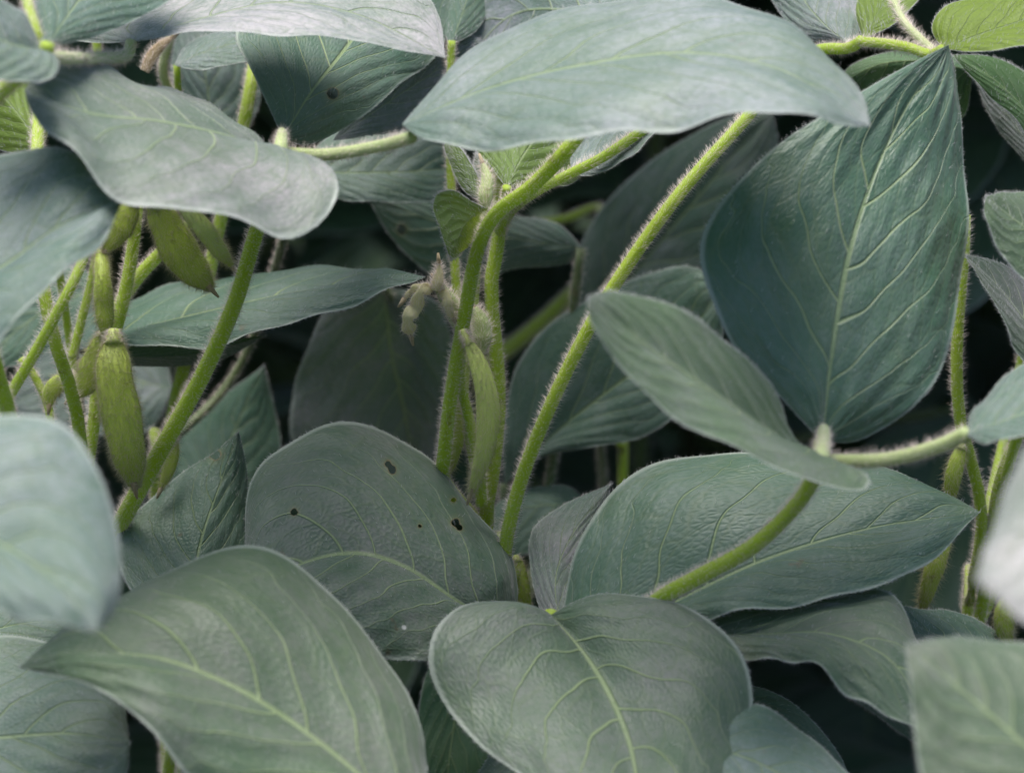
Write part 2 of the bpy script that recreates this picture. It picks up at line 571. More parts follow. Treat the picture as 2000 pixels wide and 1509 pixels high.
def stalk(parent, plant, pts, r_px, r_end=None, name='leaf_stalk', mat=None, hair_n=110, hair_len=0.00125, world=None, label=None):
    """a hairy round stalk through (x, y, cm) pixels, given in order root to tip"""
    W = px_path(pts) if world is None else np.array(world)
    n = max(10, int(9 * len(W)))
    P, L = spline3(W, n)
    d0 = np.mean([p[2] for p in pts]) if world is None else 50
    ra = r_px * KS * d0 * 0.01
    rb = (r_end if r_end is not None else r_px * 0.92) * KS * d0 * 0.01
    rad = np.linspace(ra, rb, n)
    m = tube_mesh(P, rad, hair_n, hair_len)
    o = m.build(name, [mat or M_STALK, M_HAIR], parent, plant['base'])
    if label:
        o['label'] = label
    return o


def pod(plant, pts, widths, mat=None, ratio=0.34, hair_n=200, hair_len=0.0014, calyx=True, beads=0.035, label=None, name='pod', seeds=3):
    W = px_path(pts)
    n = 40
    P, L = spline3(W, n)
    d0 = np.mean([p[2] for p in pts]) * 0.01
    s = np.linspace(0, 1, n)
    wd = np.interp(s, np.linspace(0, 1, len(widths)), widths) * KS * d0
    ker = np.ones(5) / 5
    wd = np.convolve(np.pad(wd, 2, mode='edge'), ker, 'valid')
    wd = wd * (1 + beads * np.cos(2 * math.pi * (s * seeds - 0.5)))
    wd[-1] *= 0.25
    m = tube_mesh(P, wd, hair_n, hair_len, 16, 1, (FWD, ratio), rib=0.02, lean=0.5)
    o = m.build(name, [mat or M_POD, M_PHAIR if mat is None or mat is M_POD_Y else M_HAIR], plant['ob'], plant['base'])
    if label:
        o['label'] = label
    if calyx:
        k = 5
        Pc = P[:k] - (P[1] - P[0]) * 1.5
        rc = np.linspace(0.55, 0.95, k) * max(wd[2], 0.0008)
        mc = tube_mesh(Pc, rc, 260, 0.0017, 10, 1, (FWD, 0.8))
        mc.build('calyx', [M_POD_Y, M_HAIR], o, plant['base'])
    # dry beak at the tip
    dirn = unit(P[-1] - P[-4])
    Pb = np.array([P[-3], P[-2], P[-1], P[-1] + dirn * 0.0018])
    mb = tube_mesh(Pb, np.array([wd[-3] * 0.5, wd[-2] * 0.55, 0.0005, 0.0002]), 0, 0.001, 8, 1)
    mb.build('pod_tip', [M_DRY, M_HAIR], o, plant['base'])
    return o


# ------------------------------------------------------------------ plants
def plant(label, stem_px, r_px, lean=(0.0, 0.02), visible=True):
    """stem_px from the top down in photo pixels; the stem is carried on down into the soil"""
    W = list(px_path(stem_px))
    low = W[-1]
    base = np.array([low[0] + lean[0], low[1] + lean[1], 0.0])
    ob = bpy.data.objects.new('soybean_plant', None)
    COL.objects.link(ob)
    ob.empty_display_size = 0.05
    ob.location = base
    ob['label'], ob['category'], ob['group'] = label, 'soybean plant', 'soybean plants of the crop row'
    pl = {'ob': ob, 'base': base, 'stem': None}
    Wd = [base - np.array([0, 0, 0.02]), (base * 0.6 + low * 0.4)] + W[::-1]
    pl['line'] = np.array(Wd)
    d0 = np.mean([p[2] for p in stem_px])
    n = 9 * len(Wd)
    P, L = spline3(Wd, n)
    rad = np.linspace(r_px * 1.25, r_px, n) * KS * d0 * 0.01
    vis = P[:, 2] > 0.30
    m = tube_mesh(P, rad, 90 if visible else 10, 0.0012)
    m.build('stem', [M_STALK, M_HAIR], ob, base)
    pl['P'] = P
    return pl


def hidden_stalk(pl, base_px, r_px=14, drop=0.05, via=None):
    """leaf stalk running from the plant's stem to a leaf base"""
    tip = at(*base_px)
    P = pl['P']
    want = tip[2] - drop - 0.5 * np.linalg.norm((P[-1] - tip)[:2])
    k = int(np.argmin(np.abs(P[:, 2] - max(want, 0.12))))
    root = P[k]
    if via is None:
        midp = root * 0.45 + tip * 0.55 + FWD * 0.012 - np.array([0, 0, 0.012])
        W = [root, midp, tip]
    else:
        W = [root] + [at(*q) for q in via] + [tip]
    return stalk(pl['ob'], pl, None, r_px, world=W, hair_n=60, mat=M_STALK_SHADE if base_px[2] > 53 else None)  # stalks further back take the colour with shade painted in


# ---- 1: plant at the left with the hanging pods
A = plant('soybean plant at the left with fat hairy pods under a folded grey leaf',
          [(78, 170, 52), (72, 300, 50.5), (70, 450, 49.5), (88, 585, 49), (106, 665, 49), (138, 760, 49.5), (156, 850, 50), (165, 1000, 51.5), (170, 1250, 54)], 12.5)
t1 = stalk(A['ob'], A, [(170, 1170, 53), (205, 1080, 52), (255, 985, 50.6), (310, 885, 50), (390, 742, 49.3), (455, 600, 48.8), (492, 480, 48.3), (510, 420, 48), (538, 345, 47.3), (548, 285, 46.8)],
           19, 14)
stalk(t1, A, [(546, 298, 46.9), (640, 302, 46.4), (740, 286, 45.7), (806, 268, 45.2)], 12, 12, 'leaflet_stalk', M_PALE, 90, 0.0014)
stalk(t1, A, [(547, 305, 46.2), (548, 285, 46.3), (551, 258, 46.8)], 15, 10, 'leaf_joint', M_PALE, 90, 0.0011)
leaflet(t1, A, [(785, 243, 45), (950, 175, 44.8), (1110, 133, 44.5), (1350, 104, 44), (1530, 140, 43.2), (1699, 247, 42.6)],
        [(830, 185), (900, 120), (1000, 58), (1120, 14), (1230, -8), (1340, -12), (1450, 5), (1560, 45), (1640, 130), (1688, 205)],
        [(830, 275), (950, 288), (1100, 283), (1250, 256), (1400, 236), (1550, 229), (1640, 241)],
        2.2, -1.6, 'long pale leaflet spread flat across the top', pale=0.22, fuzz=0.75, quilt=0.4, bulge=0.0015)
leaflet(t1, A, [(535, 303, 46.4), (440, 264, 45.4), (310, 236, 44.6), (180, 222, 44), (48, 178, 43.8)],
        [(480, 252), (400, 205), (300, 162), (220, 140), (130, 132), (70, 148)],
        [(595, 306), (645, 335), (658, 380), (630, 428), (565, 450), (500, 442), (400, 410), (240, 387), (130, 292), (58, 205)],
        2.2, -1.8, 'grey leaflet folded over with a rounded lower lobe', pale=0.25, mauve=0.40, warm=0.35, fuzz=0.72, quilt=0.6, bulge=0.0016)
leaflet(t1, A, [(552, 270, 47.2), (605, 185, 48.4), (690, 75, 50.5), (760, -40, 53), (800, -120, 54)],
        [(520, 205), (485, 130), (463, 60), (480, -20), (620, -100)],
        [(590, 282), (650, 262), (738, 207), (790, 158), (850, 112), (880, 40), (870, -60)],
        0.6, 1.0, 'dark leaflet with a hole and fan of yellow veins', veins=0.9, fuzz=0.36, quilt=0.5, holes=[(650, 183, 11)], fine=True)
# leaf at the left edge
h = hidden_stalk(A, (-60, 545, 43.5), 15)
leaflet(h, A, [(-260, 650, 42), (-110, 575, 42.2), (5, 522, 42.4), (120, 440, 42.8), (240, 393, 43.1)],
        [(-210, 460), (-90, 330), (10, 299), (85, 293), (150, 312), (205, 352)],
        [(-160, 740), (-40, 700), (12, 640), (60, 592), (140, 530), (200, 468)],
        1.5, -1.2, 'bluish leaflet cut by the left edge', fuzz=0.62, quilt=1.2)
# small bright leaf behind it
h = hidden_stalk(A, (78, 292, 51), 9)
leaflet(h, A, [(80, 296, 51), (45, 235, 51.5), (-20, 160, 52), (-110, 90, 52)],
        [(30, 300), (-40, 270), (-100, 180)], [(96, 250), (80, 190), (20, 120)], 0.5, 0.8, 'yellow-green leaflet glowing at the left edge', fuzz=0.1, young=0.75)
# long horizontal leaf
h = hidden_stalk(A, (140, 672, 53.5), 13)
leaflet(h, A, [(135, 675, 53.5), (260, 645, 53), (400, 610, 52.5), (550, 576, 52), (700, 552, 51.5), (830, 541, 51)],
        [(170, 620), (270, 578), (400, 546), (560, 528), (700, 529)],
        [(220, 680), (330, 678), (420, 672), (500, 658), (640, 608), (760, 568)],
        2.6, -1.2, 'flat dark leaflet pointing right', fuzz=0.42, quilt=0.7, fine=True, hair=(900, 500))
leaflet(h, A, [(140, 684, 53.8), (250, 696, 53.4), (380, 690, 53.2), (520, 655, 53)],
        [(200, 676), (330, 670), (430, 664)], [(210, 708), (320, 716), (430, 702)], 0.9, 0.4, fuzz=0.40, flip=True, hair=(500, 300))
# narrow pointed leaf in front of it
h = hidden_stalk(A, (365, 1225, 49.6), 13)
leaflet(h, A, [(365, 1220, 49.6), (392, 1060, 50.6), (428, 950, 51.2), (466, 842, 51.6)],
        [(300, 1200), (238, 1120), (228, 1045), (295, 975), (365, 915), (420, 882)],
        [(440, 1200), (492, 1120), (488, 1000), (480, 905)],
        0.4, 0.4, 'dark upright pointed leaflet with a chewed brown spot', fuzz=0.40, fine=True, holes=[(420, 888, 10)])
# side stems among the pods
stalk(A['ob'], A, [(-60, 890, 48.4), (0, 800, 48.2), (60, 702, 48), (112, 608, 48), (150, 535, 48.3), (175, 470, 49)], 11, 10, 'side_stem')
stalk(A['ob'], A, [(206, 690, 51), (232, 620, 51), (255, 510, 51), (268, 400, 51), (275, 330, 51.5)], 13, 12, 'side_stem')
stalk(A['ob'], A, [(222, 610, 52), (270, 540, 52), (330, 478, 52), (390, 420, 52)], 13, 12, 'side_stem')
stalk(A['ob'], A, [(140, 700, 52), (160, 620, 52), (180, 540, 52), (190, 470, 52)], 9, 8, 'side_stem')
stalk(A['ob'], A, [(160, 960, 51.5), (175, 880, 51.5), (185, 800, 51.5), (190, 720, 51.5)], 13, 12, 'side_stem')
stalk(A['ob'], A, [(98, 880, 52), (95, 800, 52), (70, 740, 52), (40, 700, 52)], 9, 8, 'side_stem')
pod(A, [(222, 655, 49.6), (222, 730, 49.3), (236, 810, 49.2), (250, 885, 49.2), (264, 955, 49.4)], [15, 33, 38, 39, 38, 31, 9], ratio=0.27, label='longest hanging pod')
pod(A, [(300, 385, 50), (324, 440, 50), (360, 505, 50), (414, 566, 50)], [16, 30, 36, 38, 30, 8], ratio=0.27, label='broad pod hanging under the folded leaflet')
pod(A, [(352, 395, 49.4), (392, 440, 49.2), (425, 485, 49.2), (455, 522, 49.3)], [12, 18, 19, 17, 4], M_POD_Y, ratio=0.7, label='pale slim pod', calyx=False)
pod(A, [(262, 392, 50.2), (240, 430, 50.2), (222, 462, 50.2), (204, 492, 50.2)], [10, 26, 29, 22, 6], label='short pod')
pod(A, [(198, 490, 50.3), (200, 545, 50), (203, 600, 50), (208, 660, 50)], [12, 15, 17, 20, 18, 7], ratio=0.8)
pod(A, [(205, 650, 50.6), (188, 700, 50.6), (168, 745, 50.6), (140, 775, 50.6)], [12, 24, 28, 25, 8])
pod(A, [(150, 735, 51), (120, 745, 51), (100, 765, 51), (96, 792, 51)], [8, 17, 18, 6], beads=0.02)
pod(A, [(338, 850, 51), (336, 885, 51), (326, 925, 51), (314, 955, 51)], [8, 15, 13, 4], beads=0.02)

# ---- 2: centre plant
B = plant('soybean plant in the middle with a slim curved pod and small young leaves',
          [(955, 300, 51.4), (972, 390, 51.2), (976, 450, 51.2), (958, 560, 51.1), (966, 660, 51.1), (974, 780, 51.2), (962, 920, 51.3), (948, 1015, 51.6), (960, 1120, 52.4), (985, 1300, 54.5)], 14)
b2 = stalk(B['ob'], B, [(925, 1010, 51.8), (868, 940, 50.9), (868, 880, 50.4), (882, 760, 50), (908, 610, 49.6), (932, 490, 49.1), (968, 418, 48.6), (1040, 362, 48.2), (1112, 285, 47.8), (1180, 180, 48.6), (1200, 60, 50.5)], 14, 14)
leaflet(b2, B, [(1205, 40, 51), (1100, 20, 52), (1000, 30, 53), (890, 140, 53.5)],
        [(1240, -60), (1100, -110), (960, -40), (905, 60)], [(1180, 100), (1080, 130), (960, 190)],
        1.0, -0.5, 'lavender crinkled leaflet at the top', fuzz=0.85, quilt=1.8)
leaflet(b2, B, [(960, 210, 53), (954, 90, 53.6), (951, 0, 54), (945, -110, 55)],
        [(915, 160), (905, 95), (925, 40), (950, -30)], [(1040, 130), (1150, 40), (1290, -8), (1200, -110)],
        0.8, 0.4, 'pale crinkled leaflet behind the flat one', fuzz=0.85, quilt=2.0)
b5 = stalk(B['ob'], B, [(1030, 1260, 52), (1015, 1180, 51), (1003, 1125, 50.4), (985, 1085, 50.2), (1012, 955, 50), (1070, 802, 49.6), (1150, 640, 49.5), (1232, 508, 49.5), (1335, 368, 49.6), (1462, 225, 50), (1540, 130, 50.4), (1600, 98, 50.4), (1655, 95, 50.2), (1684, 78, 50)], 15, 11, hair_n=120)
leaflet(b5, B, [(1686, 76, 50), (1712, 30, 50.2), (1742, -30, 50.8), (1760, -90, 51)],
        [(1676, 50), (1672, 10), (1695, -50)], [(1725, 60), (1775, 20), (1805, -20), (1800, -70)], 0.6, -0.3, 'yellow-green young leaflet at the top', fuzz=0.15, young=0.8)
stalk(b5, B, [(1684, 82, 50), (1720, 85, 49.6), (1770, 92, 49), (1815, 106, 48.6), (1842, 96, 48.4)], 10, 10, 'leaflet_stalk', None, 130, 0.0015)
stalk(b5, B, [(1822, 100, 48.8), (1790, 70, 49), (1762, 38, 49.3), (1745, 0, 49.6)], 9, 8, 'leaflet_stalk', M_PALE, 140, 0.0015)
leaflet(b5, B, [(1840, 96, 48.4), (1920, 66, 48.3), (2010, 35, 48.2), (2130, -20, 48)],
        [(1820, 55), (1850, 10), (1930, -8), (2060, -60)], [(1890, 101), (1960, 94), (2040, 78), (2110, 30)],
        0.9, -0.8, 'bright yellow-green leaflet in the top right corner', fuzz=0.05, young=0.9, quilt=0.1, wave=0.0003)
leaflet(b5, B, [(1665, 92, 50.6), (1612, 50, 51.2), (1570, 0, 52), (1540, -70, 52.6)],
        [(1560, 70), (1520, 20), (1490, -40)], [(1690, 60), (1680, 0), (1620, -60)], 0.5, 0.3, 'lavender crinkled leaflet', fuzz=0.85, quilt=1.8)
# thin upright stalk and young tip leaves
y1 = stalk(B['ob'], B, [(925, 720, 52), (900, 640, 52), (890, 550, 52), (884, 430, 52), (879, 300, 52), (880, 150, 52), (882, 80, 52)], 10, 8)
leaflet(y1, B, [(880, 90, 52), (905, 20, 53), (925, -50, 54), (940, -120, 55)], [(862, 50), (860, -10), (890, -90)], [(930, 60), (960, 0), (970, -70)], 0.3, 0.4, fuzz=0.3)
yt = stalk(B['ob'], B, [(975, 450, 50.8), (985, 410, 50.4), (990, 366, 50)], 12, 9)
leaflet(yt, B, [(990, 368, 50), (1015, 315, 50.5), (1055, 255, 51), (1090, 215, 51.5)],
        [(958, 325), (930, 285), (960, 240), (1030, 205)], [(1050, 362), (1105, 362), (1137, 338), (1128, 290), (1115, 240)],
        0.5, 0.3, 'young bright green leaflet', fuzz=0.12, young=0.6, bulge=0.001)
leaflet(yt, B, [(952, 408, 49.2), (910, 436, 48.8), (893, 470, 48.6), (881, 508, 48.5)],
        [(925, 395), (885, 372), (852, 380), (848, 405), (862, 455)], [(948, 425), (930, 462), (905, 490)],
        -0.3, 0.9, 'small heart shaped young leaflet', fuzz=0.18, young=0.5, bulge=0.001)
leaflet(yt, B, [(935, 392, 49.6), (912, 350, 50), (890, 310, 50.4), (872, 270, 50.8)],
        [(905, 370), (882, 325), (868, 285)], [(938, 360), (925, 330), (895, 285)], 0.3, -0.2, fuzz=0.15, young=0.5, bulge=0.0008)
leaflet(yt, B, [(945, 395, 50), (935, 350, 50.2), (930, 300, 50.5)], [(930, 370), (924, 330)], [(952, 360), (945, 320)], 0.2, -0.2, fuzz=0.6, young=0.3, bulge=0.0005)
pod(B, [(950, 420, 49.6), (948, 385, 49.6), (952, 350, 49.7), (942, 318, 49.8)], [8, 15, 13, 4], M_PALE, ratio=0.8, hair_n=160, hair_len=0.0015, calyx=False, beads=0, name='bud', label='fuzzy pale bud')
# pods of the centre
pod(B, [(908, 655, 49.4), (938, 722, 49.2), (953, 800, 49.2), (944, 885, 49.3), (918, 968, 49.6)], [7, 17, 22, 23, 20, 14, 5], M_POD_Y, hair_n=150, hair_len=0.0016, label='slim curved hairy pod')
pod(B, [(885, 770, 50.8), (888, 830, 50.8), (880, 890, 50.8), (862, 940, 51)], [8, 16, 20, 16, 6], label='pod half hidden behind the stem')
pod(B, [(848, 560, 49.6), (822, 570, 49.4), (812, 600, 49.5), (796, 622, 49.4), (803, 658, 49.6)], [6, 12, 9, 17, 10, 15, 3], M_CREAM, hair_n=150, hair_len=0.0012, calyx=False, beads=0.2, seeds=4, name='withered_petal', label='crumpled cream petal')
pod(B, [(838, 562, 49.7), (815, 562, 49.6), (800, 572, 49.7), (790, 584, 49.7)], [5, 9, 7, 3], M_CREAM, hair_n=120, hair_len=0.001, calyx=False, beads=0.2, name='withered_petal')
pod(B, [(858, 566, 49.6), (872, 580, 49.5), (876, 604, 49.5), (886, 622, 49.6)], [6, 10, 8, 4], M_CREAM, hair_n=150, hair_len=0.0012, calyx=False, beads=0.2, name='withered_petal')
pod(B, [(912, 660, 50), (886, 605, 49.8), (868, 575, 49.7), (852, 550, 49.6)], [12, 18, 17, 8], M_PALE, ratio=0.8, hair_n=160, hair_len=0.0015, calyx=False, beads=0, name='flower_stalk', label='fuzzy cream flower stalk')
pod(B, [(850, 568, 49.5), (855, 548, 49.5), (858, 532, 49.5), (857, 514, 49.5)], [8, 12, 8, 2], M_CREAM, ratio=0.8, hair_n=260, calyx=False, beads=0, name='dry_flower')
pod(B, [(935, 690, 50.4), (940, 655, 50.4), (936, 625, 50.4), (925, 600, 50.4)], [12, 22, 20, 8], M_PALE, ratio=0.8, hair_n=160, hair_len=0.0015, calyx=False, beads=0, name='bud')
stalk(B['ob'], B, [(940, 985, 51), (934, 900, 50.6), (912, 800, 50.4), (898, 740, 50.3), (905, 650, 50.2)], 12, 9, 'side_stem')
stalk(B['ob'], B, [(950, 1000, 51.5), (920, 870, 51.2), (906, 760, 51), (922, 640, 51), (930, 520, 51)], 11, 9, 'side_stem')
pod(B, [(1008, 1090, 50.6), (1018, 1130, 50.4), (1022, 1180, 50.4), (1024, 1240, 50.5)], [10, 15, 16, 8], hair_n=240)
# broad leaf with holes in the middle
h = hidden_stalk(B, (965, 1218, 49.2), 14)
leaflet(h, B, [(965, 1218, 49.2), (885, 1170, 48.8), (790, 1108, 48.6), (700, 1082, 48.4), (600, 1098, 48), (490, 1160, 47.5)],
        [(1008, 1180), (1000, 1110), (962, 1030), (900, 958), (800, 880), (720, 838), (640, 828), (570, 855), (512, 905), (484, 970), (480, 1060)],
        [(935, 1260), (860, 1300), (780, 1282), (650, 1255), (540, 1205)],
        2.2, -1.3, 'broad grey-green leaflet with several holes', mauve=0.45, warm=0.3, fuzz=0.50, quilt=0.8, fine=True, hair=(1000, 600),
        holes=[(757, 906, 7), (766, 917, 8), (575, 999, 7), (886, 976, 5), (890, 1020, 8), (897, 1030, 6), (820, 1027, 4)])
# round leaf at the bottom
h = hidden_stalk(B, (1076, 1200, 47.2), 15)
leaflet(h, B, [(1076, 1200, 47), (1150, 1290, 46.2), (1200, 1375, 45.4), (1232, 1460, 44.6), (1250, 1560, 43.6), (1275, 1680, 42.6)],
        [(1040, 1182), (965, 1168), (895, 1182), (850, 1235), (838, 1300), (865, 1365), (930, 1450), (1010, 1510), (1130, 1610)],
        [(1105, 1183), (1180, 1164), (1270, 1162), (1350, 1188), (1420, 1238), (1462, 1310), (1468, 1390), (1440, 1480), (1400, 1560), (1345, 1630)],
        0.3, 0.5, 'round pale green leaflet at the bottom', mauve=0.15, warm=0.55, fuzz=0.50, quilt=0.7, bulge=0.0035)
h = hidden_stalk(B, (1135, 485, 57), 12)
leaflet(h, B, [(1138, 485, 57), (1020, 468, 57), (880, 440, 57), (718, 386, 57)],
        [(1090, 438), (1000, 420), (850, 385)], [(1110, 512), (990, 528), (900, 575), (838, 535), (770, 470)],
        0.1, 0.3, 'dim leaflet with a hole behind the stems', fuzz=0.45, holes=[(785, 448, 9)])
h = hidden_stalk(B, (985, 945, 57.6), 12)
leaflet(h, B, [(985, 945, 57.6), (1080, 850, 57.2), (1200, 755, 56.8), (1330, 660, 56.4), (1420, 560, 56)],
        [(984, 850), (1000, 740), (1050, 655), (1120, 600), (1250, 540), (1350, 520)],
        [(1060, 892), (1150, 874), (1255, 852), (1330, 800), (1400, 690)],
        0.4, -0.4, 'dark leaflet behind the slanting stalk', fuzz=0.42, quilt=0.6)
h = stalk(B['ob'], B, [(975, 455, 51), (1000, 410, 50.6), (1050, 372, 50.2), (1110, 341, 50), (1180, 305, 49.9), (1262, 250, 50)], 10, 10, hair_n=150, hair_len=0.0014)
leaflet(h, B, [(1120, 345, 50.4), (1180, 310, 50.4), (1250, 262, 50.4), (1330, 190, 50.8)],
        [(1115, 300), (1160, 250), (1260, 190)], [(1180, 335), (1235, 302), (1268, 270)], 0.9, -0.6, 'lavender crinkled leaflet under the flat one', fuzz=0.95, quilt=2.0)

# ---- 3: right plant
C = plant('soybean plant at the right with the glossy upright leaf on a curved stalk',
          [(1884, 420, 50.5), (1882, 500, 50.4), (1872, 610, 50.3), (1868, 720, 50.3), (1876, 830, 50.5), (1905, 930, 50.8), (1918, 1030, 51.2), (1895, 1170, 52), (1880, 1350, 54)], 11.5)
c1 = stalk(C['ob'], C, [(1130, 1360, 52), (1180, 1270, 49), (1280, 1175, 46.8), (1360, 1128, 46.2), (1470, 1066, 45.6), (1555, 985, 45.1), (1592, 922, 44.7), (1604, 860, 44.6)], 19, 14, hair_n=130, label='thick bright curved stalk')
stalk(c1, C, [(1600, 925, 43.7), (1603, 895, 43.6), (1607, 868, 44.1), (1609, 838, 44.7)], 18, 12, 'leaf_joint', M_PALE, 90, 0.0011)
leaflet(c1, C, [(1606, 862, 44.8), (1624, 690, 45.2), (1660, 490, 45.8), (1720, 310, 46.6), (1785, 185, 47.2), (1852, 88, 47.8)],
        [(1570, 825), (1490, 735), (1415, 645), (1372, 545), (1368, 480), (1385, 430), (1440, 358), (1530, 275), (1640, 205), (1755, 138)],
        [(1670, 862), (1760, 812), (1835, 725), (1872, 590), (1888, 420), (1880, 260), (1865, 140)],
        -0.4, 0.9, 'glossy upright quilted leaflet', fuzz=0.28, quilt=3.0, veins=0.75, gloss=0.06, fine=True, bulge=0.002)
leaflet(c1, C, [(1592, 890, 44.3), (1497, 836, 43.4), (1400, 770, 42.6), (1307, 706, 42), (1220, 640, 41.5), (1150, 578, 41)],
        [(1560, 863), (1525, 796), (1493, 740), (1416, 663), (1370, 631), (1310, 594), (1247, 578), (1185, 568)],
        [(1645, 905), (1698, 938), (1692, 955), (1620, 946), (1540, 922), (1440, 876), (1317, 815), (1219, 728), (1177, 674), (1151, 620)],
        0.9, -0.7, 'blurred olive leaflet pointing left', warm=0.3, fuzz=0.52, young=0.22, quilt=0.4, bulge=0.0012)
stalk(c1, C, [(1606, 900, 44.4), (1730, 897, 43.8), (1830, 872, 43.3), (1890, 845, 43)], 13, 15, 'leaflet_stalk', M_PALE, 100, 0.0014)
leaflet(c1, C, [(1885, 848, 43), (1950, 826, 43), (2020, 800, 43), (2160, 750, 43)],
        [(1898, 805), (1945, 752), (2000, 715), (2090, 690)], [(1920, 860), (2000, 852), (2080, 830)], 1.4, -0.8, fuzz=0.5, quilt=0.6)
h = hidden_stalk(C, (1185, 1250, 47.8), 14)
leaflet(h, C, [(1175, 1255, 47.8), (1340, 1166, 47.7), (1500, 1092, 47.7), (1700, 1032, 47.9), (1914, 1000, 48.2)],
        [(1100, 1215), (1108, 1130), (1150, 1030), (1205, 948), (1290, 895), (1400, 877), (1550, 898), (1700, 905), (1800, 935)],
        [(1300, 1245), (1450, 1192), (1620, 1172), (1740, 1136), (1850, 1060)],
        2.0, -1.2, 'long pointed dark green leaflet', fuzz=0.36, quilt=0.7, fine=True, hair=(900, 500))
leaflet(h, C, [(1100, 1250, 48.3), (1085, 1130, 49.2), (1120, 1040, 50.2), (1195, 945, 51)],
        [(1060, 1200), (1035, 1100), (1040, 1035), (1100, 985)], [(1130, 1220), (1140, 1120), (1170, 1020)], 0.6, 0.2, 'lavender side lobe', mauve=0.30, fuzz=0.78, quilt=1.4)
h = hidden_stalk(C, (1360, 1240, 46.8), 13)
leaflet(h, C, [(1350, 1240, 46.8), (1500, 1238, 46.4), (1620, 1238, 45.9), (1740, 1290, 45.4), (1825, 1440, 44.8)],
        [(1400, 1195), (1480, 1182), (1560, 1160), (1650, 1150), (1750, 1180), (1815, 1280)],
        [(1430, 1278), (1520, 1282), (1600, 1310), (1680, 1362), (1770, 1425)],
        1.5, -0.6, 'purplish crinkled leaflet', mauve=0.60, warm=0.4, fuzz=0.36, quilt=3.5, fine=True, wave=0.0028)
leaflet(h, C, [(1600, 1290, 46.6), (1680, 1330, 46.2), (1760, 1390, 45.8), (1840, 1470, 45.4)],
        [(1680, 1290), (1780, 1340)], [(1640, 1345), (1720, 1400), (1790, 1450)], 0.8, 0.1, fuzz=0.6)
h = hidden_stalk(C, (1985, 1330, 49), 12)
leaflet(h, C, [(1990, 1330, 49), (1900, 1270, 49), (1800, 1225, 49), (1735, 1180, 49)],
        [(1985, 1270), (1900, 1205), (1800, 1188)], [(1940, 1330), (1840, 1290), (1770, 1230)], 0.9, -0.4, fuzz=0.35)
pod(C, [(1878, 870, 50), (1868, 905, 49.9), (1860, 940, 49.9), (1855, 990, 50)], [10, 17, 16, 5], hair_n=170, hair_len=0.0018, label='short hairy pod on the vertical stem')
pod(C, [(1850, 1020, 50.2), (1838, 1070, 50), (1818, 1130, 50), (1800, 1198, 50.2)], [9, 18, 20, 16, 5], hair_n=170, hair_len=0.0018, label='hairy pod hanging by the vertical stem')
stalk(C['ob'], C, [(1905, 1250, 52.5), (1928, 1120, 51.6), (1948, 960, 51), (1985, 860, 50.8), (2030, 780, 50.8)], 12, 11, 'side_stem')
pod(C, [(1985, 1150, 49.6), (1965, 1190, 49.5), (1962, 1230, 49.5), (1975, 1262, 49.6)], [10, 22, 20, 6], hair_n=280)
h = hidden_stalk(C, (2090, 480, 47), 11)
leaflet(h, C, [(2110, 500, 46.6), (2040, 470, 46.4), (1980, 428, 46.3), (1924, 384, 46.2)],
        [(2110, 430), (2030, 380), (1965, 375)], [(2060, 580), (2000, 548), (1950, 485), (1924, 425)], 0.8, -0.5, 'olive leaflet at the right edge', warm=0.7, fuzz=0.42, young=0.15)
h = hidden_stalk(C, (2090, 720, 49), 11)
leaflet(h, C, [(2095, 740, 49), (2020, 650, 49), (1950, 560, 49), (1884, 498, 49)],
        [(2090, 640), (2010, 550), (1935, 506)], [(2040, 740), (1988, 690), (1950, 605), (1912, 545)], 0.7, -0.5, 'grey pointed leaflet at the right edge', mauve=0.25, warm=0.6, fuzz=0.75)
h = hidden_stalk(C, (2090, 300, 52), 11)
leaflet(h, C, [(2080, 330, 52), (2010, 225, 51.5), (1940, 155, 51), (1860, 108, 50.6)],
        [(2080, 210), (2000, 140), (1920, 108)], [(2030, 330), (1990, 240), (1930, 185)], 0.7, -0.2, fuzz=0.08, young=0.2)
leaflet(h, C, [(2080, 350, 53), (2010, 280, 52.6), (1950, 200, 52.2), (1900, 130, 52)],
        [(2060, 290), (1990, 200), (1940, 140)], [(2050, 360), (1990, 300), (1930, 220)], 0.4, -0.2, 'lavender leaflet edge', fuzz=0.85)
leaflet(h, C, [(1900, 140, 52.5), (1820, 120, 52.5), (1720, 125, 52.5), (1630, 170, 52.5)],
        [(1860, 110), (1750, 100), (1660, 130)], [(1880, 230), (1800, 240), (1700, 210)], 0.5, 0.5, fuzz=0.1, young=0.1)

# ---- 4: near plant at the lower left
D = plant('near soybean plant at the lower left with a blurred pale green leaf',
          [(-420, 900, 38), (-430, 1200, 40), (-440, 1600, 43)], 18, visible=False)
h = hidden_stalk(D, (-320, 985, 37.5), 17, 0.02)
leaflet(h, D, [(-330, 985, 37.4), (-150, 1003, 37.2), (0, 1063, 37), (110, 1135, 36.6), (186, 1234, 36.2)],
        [(-260, 880), (-110, 822), (40, 808), (125, 830), (180, 905), (224, 1010), (236, 1110), (226, 1185)],
        [(-260, 1085), (-130, 1160), (0, 1194), (110, 1216)], 1.3, -0.7, 'blurred pale green leaflet at the left edge', fuzz=0.62, quilt=0.5)
h = hidden_stalk(D, (-300, 1490, 45), 15, 0.02)
leaflet(h, D, [(-310, 1490, 45.2), (-150, 1452, 45.2), (0, 1440, 45.2), (140, 1432, 44.9), (254, 1450, 44.6)],
        [(-210, 1340), (-60, 1262), (60, 1242), (155, 1270), (230, 1335)], [(-200, 1610), (0, 1650), (150, 1610), (240, 1540)], 1.8, -1.0, 'dark leaflet in the lower left corner', fuzz=0.42)
